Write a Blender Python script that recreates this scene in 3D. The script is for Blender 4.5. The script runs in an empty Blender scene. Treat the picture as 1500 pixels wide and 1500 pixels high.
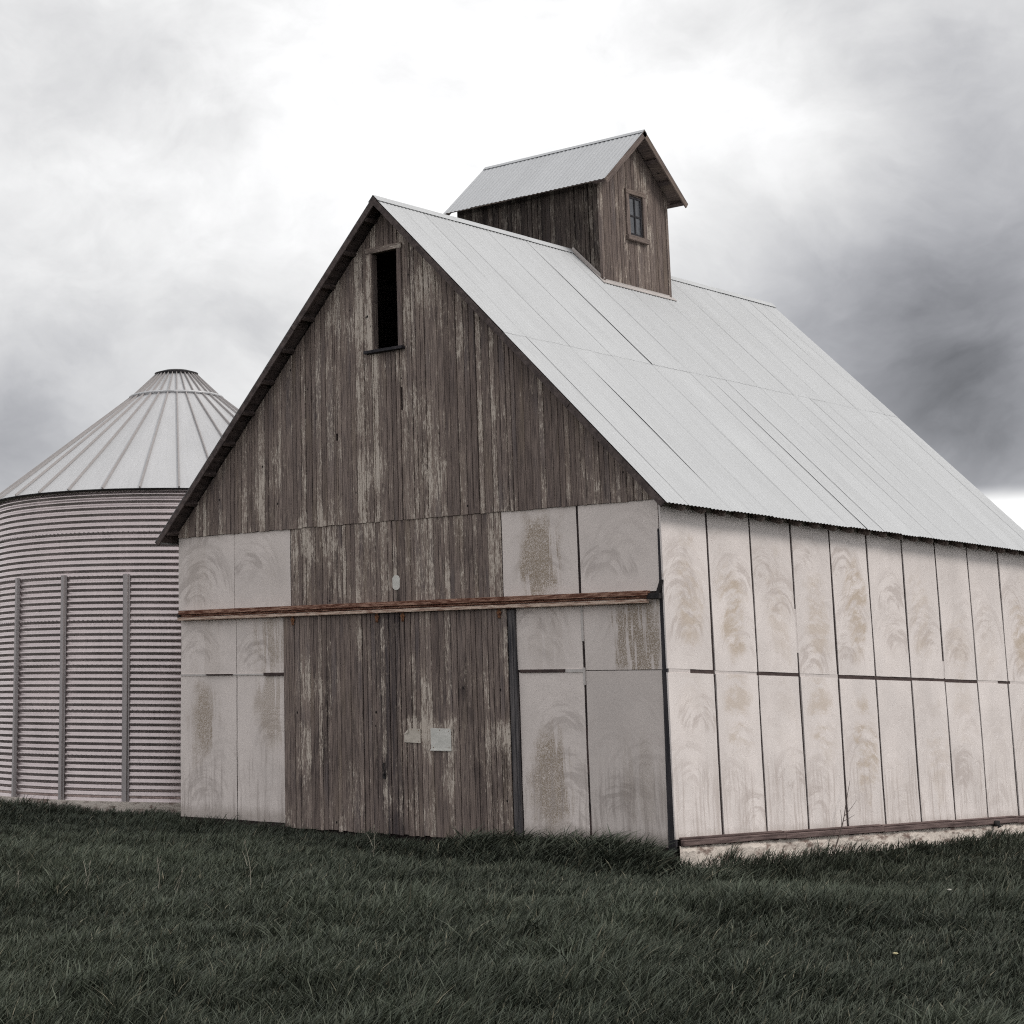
import bpy, math, random
import numpy as np
from mathutils import Vector, Matrix

random.seed(7); rng = np.random.default_rng(7)
S = bpy.context.scene
COL = S.collection
R = math.radians

# ------------------------------------------------------------------ camera
CAM = Vector((16.5793, -26.2673, 1.7904))
pitch, roll, yaw, FOC = 0.21066, 0.00917, 0.83651, 2897.8
SX, SY = -593.455, -329.126
fwd = Vector((-math.sin(yaw) * math.cos(pitch), math.cos(yaw) * math.cos(pitch), math.sin(pitch)))
rt = Vector((math.cos(yaw), math.sin(yaw), 0)); up = rt.cross(fwd)
rt, up = math.cos(roll) * rt + math.sin(roll) * up, -math.sin(roll) * rt + math.cos(roll) * up
cam = bpy.data.cameras.new('camera'); co = bpy.data.objects.new('camera', cam); COL.objects.link(co)
m = Matrix.Identity(4)
for i in range(3):
    m[i][0] = rt[i]; m[i][1] = up[i]; m[i][2] = -fwd[i]; m[i][3] = CAM[i]
co.matrix_world = m
cam.sensor_width = 36; cam.lens = FOC / 1500 * 36
cam.shift_x = -SX / 1500; cam.shift_y = SY / 1500
cam.clip_start = 0.1; cam.clip_end = 6000
S.camera = co

# ------------------------------------------------------------------ sky and sun
SUN_AZ, SUN_EL = R(72), R(42)          # azimuth clockwise from +Y, elevation
wd = bpy.data.worlds.new('World'); S.world = wd; wd.use_nodes = True
nt = wd.node_tree; nt.nodes.clear()


class N:
    """small node-tree writer"""
    def __init__(s, tree): s.t = tree
    def n(s, kind, **kw):
        nd = s.t.nodes.new(kind)
        for k, v in kw.items(): setattr(nd, k, v)
        return nd
    def put(s, sock, v):
        if v is None: return
        if hasattr(v, 'is_output') or isinstance(v, bpy.types.NodeSocket): s.t.links.new(v, sock)
        else:
            try: sock.default_value = v
            except Exception: sock.default_value = (v[0], v[1], v[2], 1.0)
    def math(s, op, a, b=None, c=None, clamp=False):
        nd = s.n('ShaderNodeMath', operation=op, use_clamp=clamp)
        s.put(nd.inputs[0], a); s.put(nd.inputs[1], b)
        if c is not None: s.put(nd.inputs[2], c)
        return nd.outputs[0]
    def vec(s, op, a, b=None, out=0):
        nd = s.n('ShaderNodeVectorMath', operation=op)
        s.put(nd.inputs[0], a)
        if b is not None: s.put(nd.inputs['Scale' if op == 'SCALE' else 1], b)
        return nd.outputs['Value' if op == 'DOT_PRODUCT' or op == 'LENGTH' else 0]
    def noise(s, v, scale, detail=4, rough=.55, dist=0, dim='3D'):
        nd = s.n('ShaderNodeTexNoise', noise_dimensions=dim)
        s.put(nd.inputs['Vector'], v)
        nd.inputs['Scale'].default_value = scale; nd.inputs['Detail'].default_value = detail
        nd.inputs['Roughness'].default_value = rough; nd.inputs['Distortion'].default_value = dist
        return nd.outputs['Fac']
    def ramp(s, v, a, b, lo=0., hi=1., smooth=True):
        nd = s.n('ShaderNodeMapRange', interpolation_type='SMOOTHSTEP' if smooth else 'LINEAR')
        s.put(nd.inputs['Value'], v)
        for k, x in (('From Min', a), ('From Max', b), ('To Min', lo), ('To Max', hi)): s.put(nd.inputs[k], x)
        return nd.outputs[0]
    def mix(s, f, a, b, mode='MIX'):
        nd = s.n('ShaderNodeMix', data_type='RGBA', blend_type=mode)
        s.put(nd.inputs['Factor'], f)
        for i, x in ((6, a), (7, b)):
            if isinstance(x, tuple): x = (x[0], x[1], x[2], 1.)
            s.put(nd.inputs[i], x)
        return nd.outputs[2]
    def mul(s, v, xyz):
        return s.vec('MULTIPLY', v, xyz)
    def attr(s, name):
        return s.n('ShaderNodeAttribute', attribute_name=name)
    def sep(s, v):
        nd = s.n('ShaderNodeSeparateXYZ'); s.put(nd.inputs[0], v); return nd.outputs
    def comb(s, x, y, z):
        nd = s.n('ShaderNodeCombineXYZ')
        for i, a in enumerate((x, y, z)): s.put(nd.inputs[i], a)
        return nd.outputs[0]


w = N(nt)
out = w.n('ShaderNodeOutputWorld'); bg = w.n('ShaderNodeBackground')
sky = w.n('ShaderNodeTexSky', sky_type='NISHITA', sun_disc=False)
sky.sun_elevation = SUN_EL; sky.sun_rotation = SUN_AZ
gen = w.n('ShaderNodeTexCoord').outputs['Generated']
dirv = w.vec('NORMALIZE', gen)
warp = w.n('ShaderNodeTexNoise'); w.put(warp.inputs['Vector'], dirv)
warp.inputs['Scale'].default_value = 7; warp.inputs['Detail'].default_value = 6
wv = w.vec('SCALE', w.vec('SUBTRACT', warp.outputs['Color'], (.5, .5, .5)), 0.075)
dw = w.vec('NORMALIZE', w.vec('ADD', dirv, wv))


def azel(az, el):
    az, el = R(az), R(el)
    return (math.sin(az) * math.cos(el), math.cos(az) * math.cos(el), math.sin(el))


# cloud banks: azimuth (deg clockwise from +Y), elevation, angular radius (deg), change in brightness
BANKS = [(-23.6, 8.0, 3.6, -0.171), (-25.3, 8.8, 3.6, -0.103), (-26.0, 10.9, 3.6, -0.118), (-27.7, 11.9, 3.6, -0.147), (-29.5, 12.4, 3.6, -0.209),
         (-30.3, 13.4, 3.6, -0.096), (-24.0, 13.5, 3.6, -0.206), (-23.0, 16.1, 3.6, -0.161), (-25.5, 17.3, 3.6, -0.048), (-28.2, 18.3, 3.6, -0.21),
         (-31.0, 18.7, 3.6, 0.045), (-27.4, 15.6, 3.6, 0.206), (-23.8, 6.4, 3.6, -0.314), (-22.9, 10.7, 3.6, -0.175), (-51.4, 6.4, 3.4, -0.28),
         (-51.0, 7.5, 3.4, -0.13), (-49.4, 8.3, 3.6, -0.083), (-48.0, 9.3, 3.6, -0.048), (-46.0, 10.5, 3.6, -0.099), (-51.0, 10.1, 3.6, 0.03),
         (-51.1, 12.4, 3.6, -0.078), (-49.1, 14.4, 3.6, 0.052), (-51.2, 18.3, 3.6, -0.131), (-47.1, 18.8, 3.6, -0.079), (-40.9, 19.3, 3.6, 0.057),
         (-35.9, 18.1, 3.6, 0.047), (-38.9, 15.9, 3.6, 0.101), (-45.0, 13.5, 3.6, 0.068), (-44.0, 10.9, 3.6, -0.083), (-34.0, 15.1, 3.6, 0.109),
         (-31.2, 15.0, 3.6, 0.118), (-29.2, 16.7, 3.6, 0.123), (-36.8, 20.1, 3.6, 0.1), (-43.0, 15.4, 3.6, 0.064), (-26.7, 13.7, 3.6, 0.083),
         (-21.9, 18.6, 3.6, -0.118),
         (20, 35, 30, -.15), (-75, 12, 9, -.25), (150, 40, 45, -.25), (-110, 30, 30, -.2)]
val = None
for az, el, rad, amp in BANKS:
    d = w.vec('DOT_PRODUCT', dw, azel(az, el))
    k = 1.0 / (1 - math.cos(R(rad)))
    e = w.math('MULTIPLY', w.math('POWER', 2.718, w.math('MULTIPLY', w.math('SUBTRACT', d, 1.0), k)), amp)
    val = e if val is None else w.math('ADD', val, e)
cl = w.noise(w.mul(dw, (1, 1, 1.25)), 6, 11, .60, .35)
cl2 = w.noise(w.mul(dw, (1, 1, 1.3)), 19, 9, .62, .5)
val = w.math('ADD', val, 0.93)
tex = w.math('ADD', w.math('MULTIPLY', w.math('SUBTRACT', cl, .5), .52), w.math('MULTIPLY', w.math('SUBTRACT', cl2, .5), .30))
val = w.math('MULTIPLY', w.math('MAXIMUM', val, .22), w.math('ADD', 1., tex))
cl3 = w.noise(w.mul(dw, (1, 1, 1.5)), 13, 9, .55, .8)
val = w.math('ADD', val, w.math('MULTIPLY', w.math('SUBTRACT', cl3, .5), .26))
cl4 = w.noise(w.mul(w.vec('ADD', dw, (3.1, 1.7, .4)), (1, 1, 1.7)), 10, 10, .56, .5)
val = w.math('ADD', val, w.math('MULTIPLY', w.math('SUBTRACT', w.ramp(cl4, .38, .62), .5), .085))
z = w.sep(dirv)[2]
val = w.math('ADD', val, w.ramp(z, .106, .094, 0., .8))          # bright strip of clear air low over the land
val = w.math('MAXIMUM', val, .12)
tint = w.mix(w.ramp(val, .2, .9), (.96, .97, 1.04), (1.0, 1.0, 1.0))
cloud = w.vec('SCALE', tint, w.math('MULTIPLY', val, 10.))
full = w.mix(.96, sky.outputs[0], cloud)
w.put(bg.inputs['Color'], full); bg.inputs['Strength'].default_value = 0.1
nt.links.new(bg.outputs[0], out.inputs[0])

sd = bpy.data.lights.new('sun', 'SUN'); so = bpy.data.objects.new('sun', sd); COL.objects.link(so)
sd.energy = 1.5; sd.angle = R(18); sd.color = (1.0, .95, .89)
sdir = Vector((math.sin(SUN_AZ) * math.cos(SUN_EL), math.cos(SUN_AZ) * math.cos(SUN_EL), math.sin(SUN_EL)))
so.rotation_euler = sdir.to_track_quat('Z', 'Y').to_euler(); so.location = sdir * 60

S.view_settings.view_transform = 'Standard'; S.view_settings.look = 'None'
S.view_settings.exposure = 0.0; S.view_settings.gamma = 1.0
S.cycles.use_denoising = False; S.cycles.filter_width = 1.15; S.cycles.adaptive_threshold = .015
S.cycles.max_bounces = 6; S.cycles.diffuse_bounces = 3; S.cycles.glossy_bounces = 3


# ------------------------------------------------------------------ mesh helpers
class MB:
    def __init__(s): s.v = []; s.f = []; s.wc = []; s.bid = []
    def add(s, vs, fs, wc=None, bid=0.):
        o = len(s.v); s.v += [tuple(p) for p in vs]
        s.f += [tuple(i + o for i in f) for f in fs]
        s.wc += [tuple(c) for c in (wc if wc is not None else vs)]
        s.bid += [bid] * len(vs)
    def box(s, O, U, V, W, bid=None, wo=(0, 0)):
        """box from corner O along U, V, W (full edge vectors); texture runs along V"""
        O, U, V, W = map(Vector, (O, U, V, W))
        P = [O, O + U, O + U + V, O + V, O + W, O + U + W, O + U + V + W, O + V + W]
        F = [(0, 3, 2, 1), (4, 5, 6, 7), (0, 1, 5, 4), (1, 2, 6, 5), (2, 3, 7, 6), (3, 0, 4, 7)]
        if U.cross(V).dot(W) < 0: F = [f[::-1] for f in F]
        lu, lv, lw = U.length, V.length, W.length
        wc = [(a * lu + c * lw + wo[0], b * lv + wo[1], 0) for a, b, c in
              ((0, 0, 0), (1, 0, 0), (1, 1, 0), (0, 1, 0), (0, 0, 1), (1, 0, 1), (1, 1, 1), (0, 1, 1))]
        s.add(P, F, wc, random.random() if bid is None else bid)
    def xyz(s, x0, x1, y0, y1, z0, z1, bid=None, along='z'):
        d = {'x': (x1 - x0, 0, 0), 'y': (0, y1 - y0, 0), 'z': (0, 0, z1 - z0)}
        o = [k for k in 'xyz' if k != along]
        s.box((x0, y0, z0), d[o[0]], d[along], d[o[1]], bid, (x0 + y0, z0 if along == 'z' else 0))
    def prism(s, pts, ext, bid=None, wc=None):
        """polygon pts (3D list) extruded by vector ext"""
        n = len(pts); pts = [Vector(p) for p in pts]; ext = Vector(ext)
        nrm = Vector()
        for i in range(n): nrm += (pts[i] - pts[0]).cross(pts[(i + 1) % n] - pts[0])
        vs = pts + [p + ext for p in pts]
        f = [tuple(range(n))[::-1], tuple(range(n, 2 * n))] + [(i, (i + 1) % n, n + (i + 1) % n, n + i) for i in range(n)]
        if nrm.dot(ext) < 0: f = [q[::-1] for q in f]
        s.add(vs, f, (wc * 2) if wc else None, random.random() if bid is None else bid)
    def tube(s, pts, rad, n=8, bid=0.):
        pts = [Vector(p) for p in pts]; o = []; vs = []
        rr = rad if isinstance(rad, (list, tuple)) else [rad] * len(pts)
        for i, p in enumerate(pts):
            t = (pts[min(i + 1, len(pts) - 1)] - pts[max(i - 1, 0)]).normalized()
            a = t.orthogonal().normalized(); b = t.cross(a)
            vs += [p + rr[i] * (math.cos(2 * math.pi * k / n) * a + math.sin(2 * math.pi * k / n) * b) for k in range(n)]
        fs = [(i * n + k, i * n + (k + 1) % n, (i + 1) * n + (k + 1) % n, (i + 1) * n + k)
              for i in range(len(pts) - 1) for k in range(n)]
        fs += [tuple(range(n))[::-1], tuple((len(pts) - 1) * n + k for k in range(n))]
        s.add(vs, fs, None, bid)
    def build(s, name, mat, parent=None, bevel=0, smooth=False):
        me = bpy.data.meshes.new(name); me.from_pydata(s.v, [], s.f)
        a = me.attributes.new('wc', 'FLOAT_VECTOR', 'POINT'); a.data.foreach_set('vector', np.array(s.wc, 'f').ravel())
        a = me.attributes.new('bid', 'FLOAT', 'POINT'); a.data.foreach_set('value', np.array(s.bid, 'f'))
        if smooth: me.polygons.foreach_set('use_smooth', [True] * len(me.polygons))
        me.materials.append(mat); me.update()
        return link(name, me, parent, bevel)


def link(name, me, parent=None, bevel=0):
    o = bpy.data.objects.new(name, me); COL.objects.link(o)
    if parent: 
        o.parent = parent
        o.matrix_parent_inverse = Matrix.Translation(-world_loc(parent))
    if bevel:
        b = o.modifiers.new('bevel', 'BEVEL'); b.width = bevel; b.segments = 1; b.limit_method = 'ANGLE'
    return o


def hang_on(o, parent):
    o.parent = parent; o.matrix_parent_inverse = Matrix.Translation(-world_loc(parent))


def world_loc(o):
    v = Vector(o.location)
    if o.parent: v += o.matrix_parent_inverse.translation + world_loc(o.parent)
    return v


def tag(o, label=None, cat=None, group=None, kind=None):
    for k, v in (('label', label), ('category', cat), ('group', group), ('kind', kind)):
        if v: o[k] = v
    return o


def empty(name, loc, label, cat, group=None):
    o = bpy.data.objects.new(name, None); COL.objects.link(o); o.location = loc
    o.empty_display_size = .3
    return tag(o, label, cat, group)


# ------------------------------------------------------------------ materials
def mat_new(name):
    m = bpy.data.materials.new(name); m.use_nodes = True; t = m.node_tree
    p = t.nodes['Principled BSDF']; return m, N(t), p


def bump(k, p, h, strength, dist):
    b = k.n('ShaderNodeBump'); b.inputs['Strength'].default_value = strength; b.inputs['Distance'].default_value = dist
    k.put(b.inputs['Height'], h); k.put(p.inputs['Normal'], b.outputs[0])


def wood(name, paint=.5, dark=.5, tone=1., band=None, column=None, base=((.168, .128, .113), (.405, .322, .285))):
    """weathered boards with the last flakes of old paint; wc = metres across / along the grain"""
    m, k, p = mat_new(name)
    wc = k.attr('wc').outputs['Vector']; bid = k.attr('bid').outputs['Fac']
    ob = k.vec('ADD', wc, k.comb(k.math('MULTIPLY', bid, 37.), k.math('MULTIPLY', bid, 11.), 0))
    g1 = k.noise(k.mul(ob, (70, 2.2, 1)), 1, 5, .6)                  # grain
    g2 = k.noise(k.mul(ob, (14, .7, 1)), 1, 4, .6)
    big = k.noise(k.mul(wc, (.9, .35, 1)), 1, 4, .6, .4)
    c = k.mix(k.math('ADD', k.math('MULTIPLY', g2, .9), k.math('MULTIPLY', k.math('SUBTRACT', bid, .5), .45), clamp=True),
              base[0] + (1,), base[1] + (1,))
    c = k.mix(k.ramp(g1, .38, .66, 0, .72), c, (.050, .040, .041), 'MIX')
    # grey-blue and ochre weathering, board by board
    hue = k.noise(k.mul(ob, (3, .5, 1)), 1, 2, .5)
    c = k.mix(k.ramp(hue, .55, .75, 0, .32), c, (.25, .195, .140))
    c = k.mix(k.ramp(hue, .46, .30, 0, .35), c, (.125, .113, .124))
    # dark mildew in ragged vertical runs
    st = k.noise(k.mul(wc, (5, .55, 1)), 1, 6, .68, .5)
    stm = k.math('MULTIPLY', k.ramp(st, .56 - .12 * dark, .68), k.ramp(big, .56 - .25 * dark, .72 - .1 * dark))
    c = k.mix(k.math('MULTIPLY', stm, .82), c, (.026, .020, .022))
    if column:                                       # a black water stain running down one place
        xs = k.math('SUBTRACT', k.sep(wc)[0], column[0]); wn = k.noise(k.mul(wc, (7, .45, 1)), 1, 5, .65)
        cm_ = k.ramp(k.math('ADD', k.math('ABSOLUTE', xs), k.math('MULTIPLY', k.math('SUBTRACT', wn, .5), column[1] * 3.2)), column[1], column[1] * .2)
        c = k.mix(k.math('MULTIPLY', cm_, k.ramp(g2, .3, .7, .25, .8)), c, (.030, .027, .034))
    # paint flakes
    f1 = k.noise(k.mul(ob, (26, 2.4, 1)), 1, 8, .74, .3)
    f2 = k.noise(k.mul(wc, (62, 11, 1)), 1, 5, .72)
    area = k.noise(k.mul(wc, (1.5, .75, 1)), 1, 4, .6)
    lvl = k.math('ADD', k.math('MULTIPLY', f1, .55), k.math('MULTIPLY', f2, .45))
    lvl = k.math('ADD', lvl, k.math('MULTIPLY', k.math('SUBTRACT', area, .5), .48))
    lvl = k.math('ADD', lvl, k.math('MULTIPLY', k.math('SUBTRACT', bid, .5), .12))
    if band:
        zc, hh, x0 = band
        sx = k.sep(wc)
        wob = k.noise(k.mul(wc, (9, .1, 1)), 1, 3, .6)
        zz = k.math('ADD', sx[1], k.math('MULTIPLY', k.math('SUBTRACT', wob, .5), .5))
        q = k.math('MULTIPLY', k.ramp(zz, zc - hh, zc), k.ramp(zz, zc + .14, zc + .02))
        q = k.math('MULTIPLY', q, k.ramp(sx[0], x0 - .02, x0 + .02))
        lvl = k.math('ADD', lvl, k.math('MULTIPLY', q, .085))
    th = .630 - .10 * paint
    fl = k.ramp(lvl, th, th + .028)
    pc = k.mix(k.noise(k.mul(wc, (40, 6, 1)), 1, 3), (.55, .475, .41, 1), (.83, .765, .695, 1))
    c = k.mix(k.math('MULTIPLY', fl, .92), c, pc)
    thin = k.ramp(lvl, th - .085, th, 0, .36)
    c = k.mix(thin, c, (.43, .352, .290))
    # nail holes and knots
    vo = k.n('ShaderNodeTexVoronoi'); k.put(vo.inputs['Vector'], k.mul(wc, (2.6, 1.7, 1))); vo.inputs['Scale'].default_value = 1
    c = k.mix(k.ramp(vo.outputs['Distance'], .055, .03), c, (.012, .010, .010))
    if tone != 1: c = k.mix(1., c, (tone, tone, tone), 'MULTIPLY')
    k.put(p.inputs['Base Color'], c); p.inputs['Roughness'].default_value = .85
    p.inputs['Specular IOR Level'].default_value = .2
    h = k.math('ADD', k.math('MULTIPLY', g1, .6), k.math('MULTIPLY', fl, .35))
    bump(k, p, h, .6, .004)
    return m


def panel_mat(name, col, stain, grey, speck, lich, streaky=False):
    """pale flat sheet cladding with wiping arcs, rubbed streaks and lichen; wc=(u,v) metres on the sheet,
       sp = (centre u, centre v, amount) of the lichen patch, bid = random"""
    m, k, p = mat_new(name)
    wc = k.attr('wc').outputs['Vector']; bid = k.attr('bid').outputs['Fac']
    sp = k.attr('sp').outputs['Vector']; sps = k.sep(sp)
    off = k.comb(k.math('MULTIPLY', bid, 53.), k.math('MULTIPLY', bid, 29.), k.math('MULTIPLY', bid, 17.))
    o = k.vec('ADD', wc, off)
    s = k.sep(wc); u, v = s[0], s[1]
    broad = k.noise(k.mul(o, (1.1, .8, 1)), 1, 4, .6)
    fine = k.noise(k.mul(o, (55, 55, 1)), 1, 4, .7)
    c = k.mix(k.ramp(broad, .3, .7), tuple(x * .90 for x in col) + (1,), tuple(x * 1.06 for x in col) + (1,))
    c = k.mix(k.ramp(bid, 0, 1, 0, .18), c, tuple(x * .8 for x in col) + (1,))
    # arcs of a wiping hand or brush: nested arches
    du = k.math('ADD', u, k.math('MULTIPLY', k.math('SUBTRACT', bid, .5), 1.1))
    cur = k.math('MULTIPLY', k.math('MULTIPLY', du, du), k.ramp(k.math('FRACT', k.math('MULTIPLY', bid, 7.)), 0, 1, .22, .85))
    wob = k.math('MULTIPLY', k.math('SUBTRACT', k.noise(k.mul(o, (2.2, 2.2, 1)), 1, 3), .5), .35)
    a = k.math('ADD', k.math('ADD', v, cur), wob)
    arc = k.noise(k.comb(k.math('MULTIPLY', a, 6.5), k.math('MULTIPLY', u, 1.0), k.math('MULTIPLY', bid, 40.)), 1, 6, .64)
    am = k.noise(k.mul(o, (1.9, 1.3, 1)), 1, 3, .55)
    rb = lambda q: k.math('FRACT', k.math('MULTIPLY', bid, q))
    tot = None
    for q, (v0, dv, rm) in enumerate(((.35, .55, 1.15), (1.0, .6, .95), (-.15, .5, 1.0))):
        cu = k.math('MULTIPLY', k.math('SUBTRACT', rb(17.3 + 11 * q), .5), .75)
        cv = k.math('ADD', v0, k.math('MULTIPLY', rb(29.1 + 7 * q), dv))
        x_ = k.math('SUBTRACT', u, cu); y_ = k.math('SUBTRACT', v, cv)
        wb = k.math('MULTIPLY', k.math('SUBTRACT', k.noise(k.mul(o, (2.6, 2.6, 1)), 1, 2), .5), .16)
        rr = k.math('ADD', k.math('SQRT', k.math('ADD', k.math('MULTIPLY', k.math('MULTIPLY', x_, x_), 1.25), k.math('MULTIPLY', y_, y_))), wb)
        an = k.math('ARCTAN2', x_, y_)
        st_ = k.noise(k.comb(k.math('MULTIPLY', rr, 9.5), k.math('MULTIPLY', an, .9), k.math('ADD', k.math('MULTIPLY', bid, 40.), 3. * q)), 1, 4, .6)
        mk = k.math('MULTIPLY', k.ramp(rr, .14, .32), k.ramp(rr, rm, rm * .55))
        mk = k.math('MULTIPLY', mk, k.ramp(k.math('ADD', k.math('ABSOLUTE', an), k.math('MULTIPLY', k.math('SUBTRACT', am, .5), 2.5)), 1.45, .75))
        mk = k.math('MULTIPLY', mk, k.ramp(st_, .44, .60))
        mk = k.math('MULTIPLY', mk, k.ramp(rb(5.7 + 3.1 * q), .0, .8, .2, .95))
        tot = mk if tot is None else k.math('MAXIMUM', tot, mk)
    arcm = k.math('MAXIMUM', tot, k.math('MULTIPLY', k.math('MULTIPLY', k.ramp(arc, .46, .66), k.ramp(am, .46, .64)), .35))
    arcm = k.math('MULTIPLY', arcm, k.ramp(fine, .25, .6, .6, 1.))
    c = k.mix(k.math('MULTIPLY', arcm, stain), c, grey + (1,))
    # lichen / algae patch left inside the arcs
    pd = k.vec('LENGTH', k.mul(k.vec('SUBTRACT', wc, k.comb(sps[0], sps[1], 0)), (1.55, .80, 0)))
    pn = k.noise(k.mul(o, (3.2, 2.2, 1)), 1, 6, .65)
    patch = k.ramp(k.math('ADD', pd, k.math('MULTIPLY', k.math('SUBTRACT', pn, .5), 1.1)), .80, .30)
    spk = k.noise(k.mul(o, (90, 55, 1)), 1, 4, .75)
    if streaky:
        vs_ = k.noise(k.comb(k.math('ADD', k.math('MULTIPLY', u, 7.), k.math('MULTIPLY', bid, 90.)), k.math('MULTIPLY', v, .5), bid), 1, 4, .6)
        patch = k.math('MULTIPLY', patch, k.math('MULTIPLY', k.ramp(vs_, .42, .50), k.ramp(spk, .44, .53, .05, 1.)))
    else:
        bn = k.noise(k.comb(k.math('MULTIPLY', a, 4.2), k.math('MULTIPLY', u, 1.1), bid), 1, 6, .68)
        patch = k.math('MULTIPLY', patch, k.math('MULTIPLY', k.ramp(bn, .38, .60), k.ramp(spk, .30, .60, .6, 1.)))
    c = k.mix(k.math('MULTIPLY', patch, sps[2]), c, lich + (1,))
    # long vertical rub streaks in the lower half
    stv = k.noise(k.comb(k.math('ADD', k.math('MULTIPLY', k.math('ADD', u, k.math('MULTIPLY', wob, .25)), 17.), k.math('MULTIPLY', bid, 60.)),
                         k.math('MULTIPLY', v, .8), bid), 1, 5, .65)
    sm = k.math('MULTIPLY', k.ramp(stv, .47, .66), k.ramp(k.math('ADD', k.sep(k.attr('zz').outputs['Vector'])[2], k.math('MULTIPLY', broad, .8)), 1.75, 1.1))
    c = k.mix(k.math('MULTIPLY', sm, stain * .9), c, tuple(x * 1.0 for x in grey) + (1,))
    # speckle
    c = k.mix(k.math('MULTIPLY', k.ramp(fine, .56, .70), k.math('MULTIPLY', speck, k.ramp(broad, .42, .62))), c, (.20, .165, .145))
    # splashed dirt along the foot
    dn = k.noise(k.mul(o, (7, 4, 1)), 1, 5, .7)
    c = k.mix(k.ramp(k.math('ADD', k.sep(k.attr('zz').outputs['Vector'])[2], k.math('MULTIPLY', dn, .3)), .34, .12, 0, .45), c, (.20, .16, .13))
    c = k.vec('SCALE', c, k.math('SUBTRACT', 1., k.math('MULTIPLY', k.attr('gr').outputs['Fac'], k.ramp(fine, .3, .7, .6, .3))))
    k.put(p.inputs['Base Color'], c); p.inputs['Roughness'].default_value = .62
    p.inputs['Specular IOR Level'].default_value = .3
    bump(k, p, k.math('ADD', k.math('MULTIPLY', fine, .15), broad), .35, .006)
    return m


def plain(name, c0, c1, sc=(8, 8, 8), rough=.8, metal=0., spec=.3, bmp=.4, detail=6, lo=.3, hi=.7, obj=True, bd=.005):
    m, k, p = mat_new(name)
    v = k.n('ShaderNodeTexCoord').outputs['Object'] if obj else k.attr('wc').outputs['Vector']
    n = k.noise(k.mul(v, sc), 1, detail, .65)
    k.put(p.inputs['Base Color'], k.mix(k.ramp(n, lo, hi), c0 + (1,), c1 + (1,)))
    p.inputs['Roughness'].default_value = rough; p.inputs['Metallic'].default_value = metal
    p.inputs['Specular IOR Level'].default_value = spec
    bump(k, p, n, bmp, bd)
    return m


def galv(name, col, rough=.5, metal=.35, streak=.3, rust=.0):
    m, k, p = mat_new(name)
    wc = k.attr('wc').outputs['Vector']; bid = k.attr('bid').outputs['Fac']
    o = k.vec('ADD', wc, k.comb(k.math('MULTIPLY', bid, 31.), k.math('MULTIPLY', bid, 7.), 0))
    a = k.noise(k.mul(o, (1.2, .5, 1)), 1, 5, .6)
    b = k.noise(k.mul(o, (22, .8, 1)), 1, 4, .6)
    f = k.math('ADD', k.math('MULTIPLY', a, .6), k.math('MULTIPLY', b, .4))
    c = k.mix(k.ramp(f, .35, .65), tuple(x * (1 - .25 * streak) for x in col) + (1,), tuple(x * (1 + .12 * streak) for x in col) + (1,))
    c = k.mix(k.ramp(bid, 0, 1, 0, .16), c, tuple(x * .82 for x in col) + (1,))
    if rust:
        rn = k.noise(k.mul(o, (14, 2.0, 1)), 1, 7, .75)
        c = k.mix(k.ramp(rn, .62, .74, 0, rust), c, (.22, .13, .085))
    k.put(p.inputs['Base Color'], c); p.inputs['Metallic'].default_value = metal
    k.put(p.inputs['Roughness'], k.ramp(a, .3, .7, rough - .08, rough + .1))
    return m


M = {}
M['gable'] = wood('gable_boards', .62, .55)
M['band'] = wood('band_boards', .80, .50)
M['door'] = wood('door_boards', .45, .75, column=(-5.40, .22))
M['door2'] = wood('door_boards_scraped', .50, .85, band=(1.62, .95, -5.1), column=(-5.20, .20))
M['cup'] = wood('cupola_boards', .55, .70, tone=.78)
M['cupside'] = wood('cupola_shaded_mildewed_boards', .62, 1.3, tone=.30)  # heavy mildew, and the front wall's shade put into the low tone
M['trim'] = wood('bare_trim_wood', .25, .45, tone=.85)
M['rake'] = plain('rake_wood', (.055, .042, .041), (.135, .105, .098), (9, 2, 9), .85)
M['look'] = plain('weathered_rafter_end', (.10, .08, .073), (.24, .195, .175), (30, 5, 30), .85)
M['dark'] = plain('dark_frame_wood', (.016, .011, .011), (.050, .036, .034), (12, 12, 3), .9)  # dark brown, so the joints in front of it read dark
M['girt'] = plain('brown_girt_wood', (.045, .030, .029), (.085, .060, .055), (6, 6, 20), .85)
M['post'] = plain('blackened_post_wood', (.014, .014, .018), (.055, .050, .055), (20, 20, 1.5), .85)
M['jamb'] = plain('blue_black_jamb_wood', (.03, .03, .036), (.16, .145, .145), (24, 24, 1.2), .85)
M['black'] = plain('unlit_interior_board', (.006, .006, .006), (.012, .011, .011), (3, 3, 3), 1.)
M['pside'] = panel_mat('side_sheet', (.79, .725, .70), .70, (.48, .415, .385), .12, (.55, .462, .385))
M['pfront'] = panel_mat('front_sheet', (.80, .718, .68), .62, (.40, .345, .32), .60, (.34, .27, .205), True)
M['roof'] = galv('galvanised_roof', (.545, .555, .565), .75, .0, .30, .22)
M['caproof'] = galv('galvanised_cupola_roof', (.535, .545, .56), .75, .0, .25)
M['flash'] = galv('flashing', (.52, .48, .46), .6, .2, .5, .5)
M['bin'] = galv('galvanised_bin_wall', (.69, .60, .597), .32, .76, .5, .10)
M['binroof'] = galv('galvanised_bin_roof', (.60, .60, .61), .5, .25, .35)
M['rib'] = galv('roof_rib_metal', (.40, .375, .37), .6, .1, .4)
M['post_metal'] = galv('galvanised_stiffener', (.42, .385, .385), .5, .5, .5)
M['rust'] = plain('rusted_track', (.13, .052, .034), (.46, .28, .21), (5, 40, 40), .9, 0, .2, 1., 9, .40, .66, bd=.02)
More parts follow.
